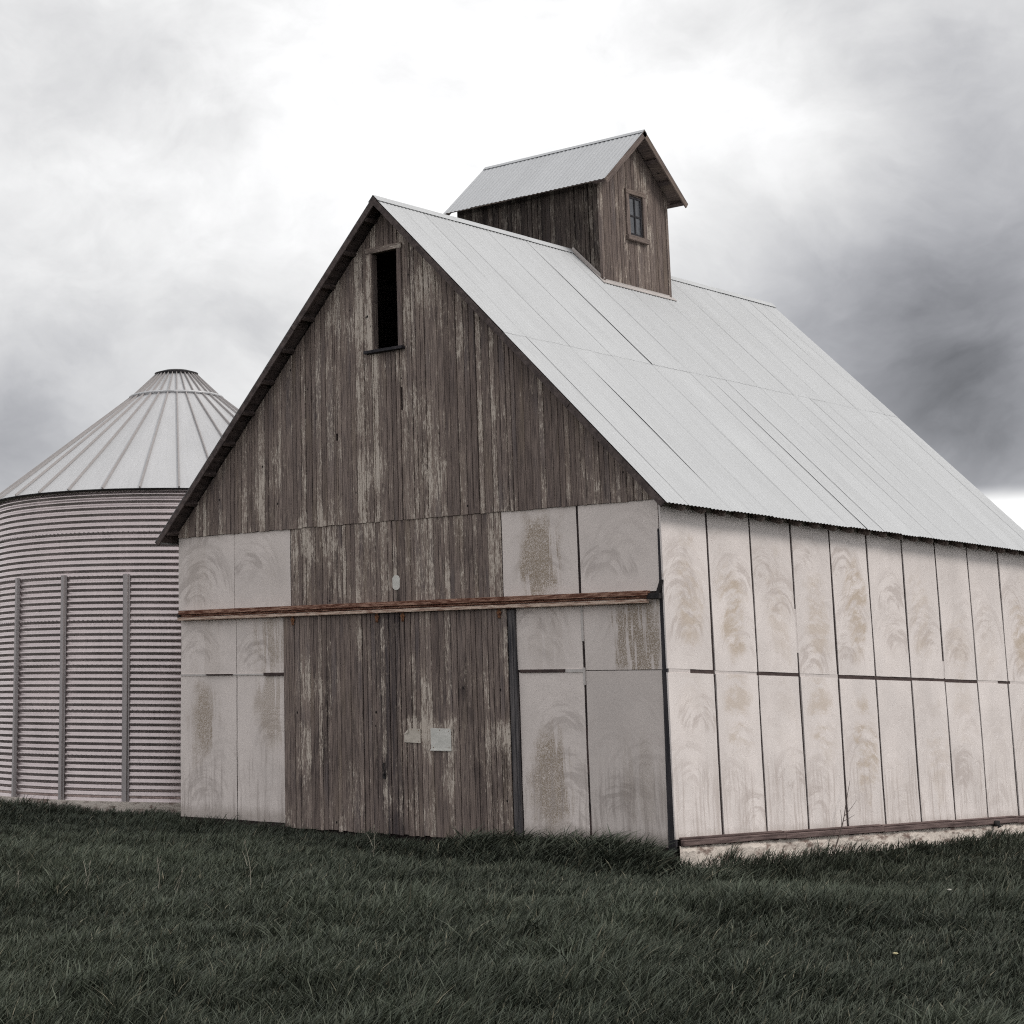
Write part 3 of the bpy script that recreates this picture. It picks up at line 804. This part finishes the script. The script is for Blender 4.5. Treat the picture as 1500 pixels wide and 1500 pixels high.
# plates nailed to the right-hand door
def plate(name, u0, u1, v0, v1, mat, label, bent):
    o = empty(name, ((u0 + u1) / 2, -.07, v0), label, 'sign')
    mb = MB(); y = -.070
    pts = [(u0, y, v0), (u1, y, v0 - .01), (u1, y, v1), (u0 + (.10 if bent else 0), y, v1 + .005), (u0 - (0 if bent else .004), y, v1 - (.09 if bent else 0))]
    mb.prism(pts, (0, -.008, 0)); mb.build('plate', mat, o)
    mb = MB()
    if bent: mb.prism([(u0 + .002, y - .009, v1 - .088), (u0 + .098, y - .009, v1 + .002), (u0 + .085, y - .025, v1 - .075)], (0, -.003, 0))
    else: mb.box((u0 - .012, y - .0085, v0 - .02), (u1 - u0 + .02, 0, 0), (0, -.012, 0), (0, 0, .022))
    mb.build('folded_corner' if bent else 'bottom_lip', mat, o)
    for a, b in ((.12, .1), (.9, .1), (.9, .88), (.45, .92)):
        mb = MB(); mb.tube([(u0 + (u1 - u0) * a, y - .008, v0 + (v1 - v0) * b), (u0 + (u1 - u0) * a, y - .012, v0 + (v1 - v0) * b)], .007, 8)
        mb.build('nail_head', M['iron'], o)
plate('sign', -4.99, -4.65, 1.32, 1.54, M['tan'], 'blank tan tin plate with a folded corner nailed on the right barn door', True)
plate('sign', -4.43, -4.02, 1.215, 1.55, M['white'], 'blank whitish square plate nailed on the right barn door', False)

# ------------------------------------------------------------------ grain bin
BX, BY, BR, BZ = -15.638, 4.99, 4.10, 6.318
binr = empty('grain_bin', (BX, BY, -.2), 'round corrugated steel grain bin with a conical roof, left of the barn', 'grain bin')
vd = math.atan2(CAM.y - BY, CAM.x - BX)           # bearing of the photographer's spot: phase of ribs and posts
def cyl(a, r, z): return (BX + r * math.cos(a), BY + r * math.sin(a), z)
PITCH = .1286
seg = 160; rows = int(BZ / PITCH * 8)
vs, fs, wc, bid = [], [], [], []
for j in range(rows + 1):
    z = BZ * j / rows; ring = int(z / (7 * PITCH))
    for i in range(seg):
        a = 2 * math.pi * i / seg
        r = BR + .0165 * math.cos(2 * math.pi * z / PITCH) + .003 * (ring % 2)
        vs.append(cyl(a, r, z)); wc.append((a * BR, z, 0)); bid.append((int((i + 7 * (ring % 2)) / 14) * .37 + ring * .61) % 1)
for j in range(rows):
    for i in range(seg):
        fs.append((j * seg + i, j * seg + (i + 1) % seg, (j + 1) * seg + (i + 1) % seg, (j + 1) * seg + i))
mb = MB(); mb.v, mb.f, mb.wc, mb.bid = vs, fs, wc, bid
mb.build('bin_wall', M['bin'], binr, 0, True)
# roof
NR = 33
mb = MB(); nn = NR * 6
def cone(mb, r0, z0, r1, z1, a0=0, lift=0.):
    vs, fs, wc = [], [], []
    for j in range(2):
        for i in range(nn):
            a = vd + 2 * math.pi * i / nn + a0; r, z = (r0, z0) if j == 0 else (r1, z1)
            vs.append(cyl(a, r, z + lift)); wc.append((a * 3, j * 4., 0))
    fs = [(i, (i + 1) % nn, nn + (i + 1) % nn, nn + i) for i in range(nn)]
    mb.add(vs, fs, wc, .3)
cone(mb, BR + .14, BZ - .04, 1.0, 8.80); cone(mb, 1.0, 8.80, .44, 9.33)
broof = mb.build('bin_roof', M['binroof'], binr, 0, False)
sm = broof.modifiers.new('solid', 'SOLIDIFY'); sm.thickness = .006; sm.offset = -1
def rib_profile(a, pts, wdt, hgt, mb):
    t = Vector((-math.sin(a), math.cos(a), 0)); rr = Vector((math.cos(a), math.sin(a), 0))
    vs = []
    for r, z, s in pts:
        c = Vector(cyl(a, r, z)); nrm = (rr * .62 + Vector((0, 0, .78)))
        vs += [c - t * wdt * .5 * s, c + t * wdt * .5 * s, c + t * wdt * .35 * s + nrm * hgt, c - t * wdt * .35 * s + nrm * hgt]
    fs = [(3, 2, 1, 0)]
    for j in range(len(pts) - 1):
        for k in range(4): fs.append((j * 4 + k, j * 4 + (k + 1) % 4, j * 4 + 4 + (k + 1) % 4, j * 4 + 4 + k))
    e = (len(pts) - 1) * 4; fs.append((e, e + 1, e + 2, e + 3))
    mb.add(vs, fs, None, .5)
for i in range(NR):
    a = vd + R(.8) + 2 * math.pi * i / NR
    mb = MB(); rib_profile(a, [(BR + .16, BZ - .045, 1), (1.0, 8.80, .8), (.45, 9.325, .6)], .036, .042, mb)
    mb.build('roof_rib', M['rib'], broof)
mb = MB()   # collar ring, cap
mb.tube([cyl(2 * math.pi * i / 48, 1.06, 8.80) for i in range(49)], .028, 8); mb.build('collar_ring', M['binroof'], binr, 0, True)
mb = MB()
for (r0, z0, r1, z1) in ((.50, 9.325, .50, 9.37), (.50, 9.37, .30, 9.43), (.30, 9.43, .02, 9.44)): cone(mb, r0, z0, r1, z1)
mb.build('roof_cap', M['blackiron'], binr)
mb = MB(); mb.tube([cyl(2 * math.pi * i / 96, BR + .11, BZ - .055) for i in range(97)], .022, 6); mb.build('eave_ring', M['blackiron'], binr, 0, True)
# upright stiffeners
for i in range(18):
    a = vd - R(14.2) + R(20.2) * -i if i < 9 else vd - R(14.2) + R(19.8) * (18 - i)
    t = Vector((-math.sin(a), math.cos(a), 0)); rr = Vector((math.cos(a), math.sin(a), 0)); c = Vector(cyl(a, BR + .025, 0))
    mb = MB()
    pr = [(-.075, 0), (-.075, .006), (-.048, .008), (-.035, .055), (.035, .055), (.048, .008), (.075, .006), (.075, 0)]
    mb.prism([c + t * u + rr * d for u, d in pr], (0, 0, 4.53))
    mb.build('stiffener', M['post_metal'], binr)
# bolt rows on the ring joints and beside each stiffener
mb = MB()
for j in range(1, 7):
    z = j * 7 * PITCH
    for i in range(130):
        a = vd + R(-100) + R(200) * i / 130
        mb.tube([cyl(a, BR + .026, z), cyl(a, BR + .040, z)], .011, 6)
for i in range(9):
    for kz in range(60):
        for s in (-.06, .06):
            a = vd - R(14.2) + R(20.2) * (-i + 3) + s / BR
            mb.tube([cyl(a, BR + .02, .06 + kz * .075), cyl(a, BR + .036, .06 + kz * .075)], .009, 6)
tag(mb.build('bolts', M['post_metal'], binr), kind='stuff')
mb = MB()
cs_ = [cyl(2 * math.pi * i / 96, BR + .10, -.45) for i in range(96)]; mb.prism(cs_, (0, 0, .455)); mb.build('base_slab', M['concrete'], binr)

# ------------------------------------------------------------------ ground
def sstep(a, b, x): t = np.clip((x - a) / (b - a), 0, 1); return t * t * (3 - 2 * t)
def vnoise(x, y, s, seed=0):
    """cheap smooth value noise"""
    X, Y = x / s, y / s; xi, yi = np.floor(X).astype(int), np.floor(Y).astype(int); fx, fy = X - xi, Y - yi
    fx = fx * fx * (3 - 2 * fx); fy = fy * fy * (3 - 2 * fy)
    h = lambda a, b: (np.sin(a * 127.1 + b * 311.7 + seed * 74.7) * 43758.5453) % 1
    return (h(xi, yi) * (1 - fx) + h(xi + 1, yi) * fx) * (1 - fy) + (h(xi, yi + 1) * (1 - fx) + h(xi + 1, yi + 1) * fx) * fy
def gz(x, y):
    x = np.asarray(x, float); y = np.asarray(y, float)
    b = -.33 - .36 * sstep(-.2, .8, x) * (1 - .75 * sstep(4, 11, y)) * sstep(-3, -.2, y)
    b = b + .06 * sstep(-9, -14, x) * sstep(-6, 0, y)
    near = np.hypot(x, y) < 200
    b = b + (vnoise(x, y, 3.1, 1) - .5) * .10 * near + (vnoise(x, y, 1.1, 2) - .5) * .04 * near
    b = b + .13 * np.exp(-((x + 1.3) ** 2 / 7.) ** 2 - (y + .95) ** 2 / .45)                      # hump of thatch by the corner
    b = b - .15 * np.exp(-((x + .9) ** 2 / 9.) ** 2 - (y + 2.5) ** 2 / .35)                # hollow in front of it
    return b
ax = np.concatenate([-np.geomspace(2500, 30, 16), np.linspace(-28, 24, 150), np.geomspace(27, 2500, 16)])
ay = np.concatenate([-np.geomspace(2500, 36, 16), np.linspace(-34, 20, 150), np.geomspace(23, 2500, 16)])
GX, GY = np.meshgrid(ax, ay); GZ = gz(GX, GY)
V = np.stack([GX, GY, GZ], -1).reshape(-1, 3); nx_, ny_ = len(ax), len(ay)
I = np.arange(nx_ * ny_).reshape(ny_, nx_)
Fq = np.stack([I[:-1, :-1], I[:-1, 1:], I[1:, 1:], I[1:, :-1]], -1).reshape(-1, 4)
me = bpy.data.meshes.new('ground'); me.from_pydata(V.tolist(), [], Fq.tolist()); me.polygons.foreach_set('use_smooth', [True] * len(me.polygons))
mg = plain('turf_soil', (.009, .010, .007), (.024, .029, .019), (2.2, 2.2, 2.2), 1., 0, .05, 1., 10, .3, .7, bd=.05)
me.materials.append(mg); go = link('ground', me); go['kind'] = 'structure'

# ------------------------------------------------------------------ grass
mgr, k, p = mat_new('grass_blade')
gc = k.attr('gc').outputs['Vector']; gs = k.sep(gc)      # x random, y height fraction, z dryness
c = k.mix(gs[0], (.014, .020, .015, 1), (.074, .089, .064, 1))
c = k.mix(k.ramp(gs[1], .35, 1, 0, .55), c, (.130, .154, .114))  # drying tips paler; also stands in for lit tops over shaded roots
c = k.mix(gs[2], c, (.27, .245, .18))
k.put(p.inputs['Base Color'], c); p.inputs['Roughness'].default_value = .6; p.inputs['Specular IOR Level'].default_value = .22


def blades(name, x, y, h, wdt, lean, az, rnd, dry, label=None):
    n = len(x); z = gz(x, y) - .01
    ts = np.array([0, .38, .72, 1.]); ws = np.array([.8, 1., .7, 0.])
    fa = rng.uniform(0, 2 * np.pi, n)                     # facing of the blade
    sxv, syv = np.cos(fa), np.sin(fa); lx, ly = np.cos(az), np.sin(az)
    verts = np.zeros((n, 7, 3), 'f'); gcv = np.zeros((n, 7, 3), 'f')
    vi = 0
    for t, q in zip(ts, ws):
        bend = lean * t ** 1.7; hh = h * (t - .22 * np.minimum(lean, 1.5) * t ** 2.4)
        cx, cy, cz = x + lx * bend * h, y + ly * bend * h, z + hh
        for sg in ((-1, 1) if t < 1 else (0,)):
            verts[:, vi] = np.stack([cx + sg * sxv * wdt * q * .5, cy + sg * syv * wdt * q * .5, cz], -1)
            gcv[:, vi] = np.stack([rnd, np.full(n, t), dry], -1); vi += 1
    base = (np.arange(n) * 7)[:, None]
    quads = np.concatenate([base + np.array([0, 1, 3, 2]), base + np.array([2, 3, 5, 4])], 1).reshape(-1)
    tris = (base + np.array([4, 5, 6])).reshape(-1)
    me = bpy.data.meshes.new(name)
    me.vertices.add(n * 7); me.vertices.foreach_set('co', verts.ravel())
    me.loops.add(n * 11); me.loops.foreach_set('vertex_index', np.concatenate([quads, tris]).astype('i'))
    me.polygons.add(n * 3)
    me.polygons.foreach_set('loop_start', np.concatenate([np.arange(n * 2) * 4, n * 8 + np.arange(n) * 3]).astype('i'))
    a = me.attributes.new('gc', 'FLOAT_VECTOR', 'POINT'); a.data.foreach_set('vector', gcv.ravel())
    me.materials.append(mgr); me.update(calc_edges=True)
    return tag(link(name, me), kind='stuff')


def inside_building(x, y):
    b = (x > -W - .02) & (x < .06) & (y > -.07) & (y < L + .05)
    return b | (np.hypot(x - BX, y - BY) < BR + .12)


def in_view(x, y, mg=.20):
    vx, vy = x - CAM.x, y - CAM.y
    dpt = vx * fwd.x + vy * fwd.y + (-.2 - CAM.z) * fwd.z
    px = 750 + SX + FOC * (vx * rt.x + vy * rt.y) / np.maximum(dpt, .1)
    return (dpt > 8) & (px > -1500 * mg) & (px < 1500 * (1 + mg))


NB = 3900000
x = rng.uniform(-26, 18, NB); y = rng.uniform(-23, 16, NB)
d = np.hypot(x - CAM.x, y - CAM.y)
keep = in_view(x, y) & ~inside_building(x, y) & (d > 9) & (rng.random(NB) < np.minimum(1, (11. / d) ** 1.15))
x, y, d = x[keep], y[keep], d[keep]
clump = vnoise(x, y, .55, 5) * .6 + vnoise(x, y, .22, 6) * .4
big = vnoise(x, y, 2.3, 9)
h = (.105 + .29 * clump ** 1.7 * (.35 + 1.0 * big)) * rng.uniform(.6, 1.3, len(x))
fw = np.exp(-((x + 1.2) ** 2 / 9.) ** 2 - (y + .85) ** 2 / .5)
tus = sstep(.60, .86, vnoise(x, y, .85, 41)) * (d < 26)
h = h * (1 + .45 * tus)
h = h * (1 + 1.0 * fw * (.5 + vnoise(x, y, .7, 31)))
near_side = np.exp(-((x - .35) ** 2 / .12)) * (y > -.5)
h = h * (1 + .55 * near_side * (vnoise(y, x * 0, .8, 12) > .55))
lean = rng.uniform(.25, .95, len(x)) + .5 * fw
az = rng.normal(.25, 1.1, len(x)) + 1.2 * (vnoise(x, y, .8, 14) - .5)
rnd = np.clip(rng.normal(.40, .30, len(x)) + .5 * (big - .5) + .6 * (clump - .5) + .7 * (vnoise(x, y, 1.3, 21) - .5) + .9 * (vnoise(x, y, 3.7, 23) - .5) + .25 * tus, 0, 1) ** 1.5
dry = np.where(rng.random(len(x)) < .035, rng.uniform(.3, .9, len(x)), rng.uniform(0, .12, len(x)))
wdt = (.0066 + .0046 * rng.random(len(x))) * (d / 13) ** .55 * (1 + .5 * fw + .35 * tus)
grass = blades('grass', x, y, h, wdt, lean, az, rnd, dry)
print('blades', len(x))


# ------------------------------------------------------------------ single stalks and flowers
M['straw'] = plain('dry_straw', (.19, .175, .14), (.34, .315, .26), (20, 20, 4), .9)
M['twig'] = plain('dead_twig', (.05, .038, .034), (.13, .10, .09), (20, 20, 4), .9)
M['yellow'] = plain('yellow_petal', (.62, .55, .30), (.75, .70, .50), (40, 40, 40), .7)
M['whitep'] = plain('white_petal', (.62, .60, .52), (.78, .76, .70), (40, 40, 40), .7)


def stalk(x, y, h, lean, fork, label, seedhead=True):
    z0 = float(gz(x, y)); o = empty('dry_stalk', (x, y, z0), label, 'weed')
    mb = MB(); pts = [(x + lean * h * t ** 1.5, y + .05 * math.sin(3 * t), z0 + h * t) for t in (0, .3, .6, .85, 1)]
    mb.tube(pts, [.005, .0042, .0036, .003, .002], 6); mb.build('stem', M['straw'], o)
    mb = MB()
    for f, dx in fork:
        q = Vector(pts[0]).lerp(Vector(pts[-1]), f); q.x = x + lean * h * f ** 1.5
        mb.tube([q, q + Vector((dx * .5, .01, .10)), q + Vector((dx, .02, .16))], [.004, .003, .002], 5)
    if seedhead: mb.tube([pts[-1], Vector(pts[-1]) + Vector((.01 + lean * .03, 0, .05))], [.008, .003], 6)
    mb.build('twigs', M['straw'], o)
stalk(.19, -9.19, .62, -.12, [(.4, .14), (.6, -.1)], 'tallest forked dry stalk in the lawn, below the left front panels')
stalk(-.57, -9.94, .40, .03, [(.7, .05)], 'thin upright pale stalk in the lawn below the right part of the grain bin')
stalk(-.66, -11.0, .42, .28, [(.5, .12), (.7, -.08)], 'leaning forked dry stalk in the lawn below the grain bin, between two thinner stalks')
stalk(.64, -10.9, .42, .45, [(.55, .10)], 'bent stalk leaning right in the lawn below the barn\'s left corner')

stalk(-2.49, -3.9, .55, .10, [(.4, .16), (.55, -.12), (.7, .12)], 'grey twiggy dead weed in the grass before the sliding doors')
stalk(-.78, -11.9, .34, .22, [(.6, .08)], 'short pale stalk at the left edge of the lawn')


def flower(name, x, y, h, mat, label):
    z0 = float(gz(x, y)); o = empty(name, (x, y, z0), label, 'flower')
    mb = MB(); mb.tube([(x, y, z0), (x + .01, y, z0 + h * .6), (x, y - .01, z0 + h)], [.004, .003, .003], 6); mb.build('stem', mgr, o)
    mb = MB()
    for tier, (ln_, lift) in enumerate(((.026, .6), (.024, 1.3), (.018, 3.))):
        for i in range(10):
            a = 2 * math.pi * (i + .5 * tier) / 10; c = Vector((x, y - .01, z0 + h)); t = Vector((math.cos(a), math.sin(a), lift)).normalized(); s = Vector((-math.sin(a), math.cos(a), 0))
            mb.prism([c, c + t * ln_ * .6 - s * .010, c + t * ln_, c + t * ln_ * .6 + s * .010], (0, 0, .003))
    mb.build('petals', mat, o)
flower('flower', 8.66, -10.68, .28, M['yellow'], 'small yellow flower alone in the lower right grass')
flower('flower', 6.39, -4.93, .30, M['whitep'], 'small white flower in the grass below the side wall')

o = empty('dead_branch', (.35, 4.6, float(gz(.35, 4.6))), 'dead bare branch leaning up against the foot of the pale side wall', 'branch')
mb = MB(); b0 = Vector((.30, 3.85, float(gz(.3, 3.85)))); b1 = Vector((.12, 5.05, .75))
def brp(t): return b0.lerp(b1, t) + Vector((0, .06 * math.sin(5 * t), .05 * math.sin(7 * t)))
mb.tube([brp(t) for t in (0, .2, .4, .6, .8, 1)], [.013, .012, .010, .008, .006, .003], 6); mb.build('limb', M['twig'], o)
for t, dv in ((.45, (.05, -.10, .28)), (.55, (.06, .28, .10)), (.7, (.05, -.02, .3)), (.62, (.05, .35, .25))):
    mb = MB(); q = brp(t); mb.tube([q, q + Vector(dv) * .5 + Vector((0, .02, 0)), q + Vector(dv)], [.006, .004, .002], 5); mb.build('twig', M['twig'], o)
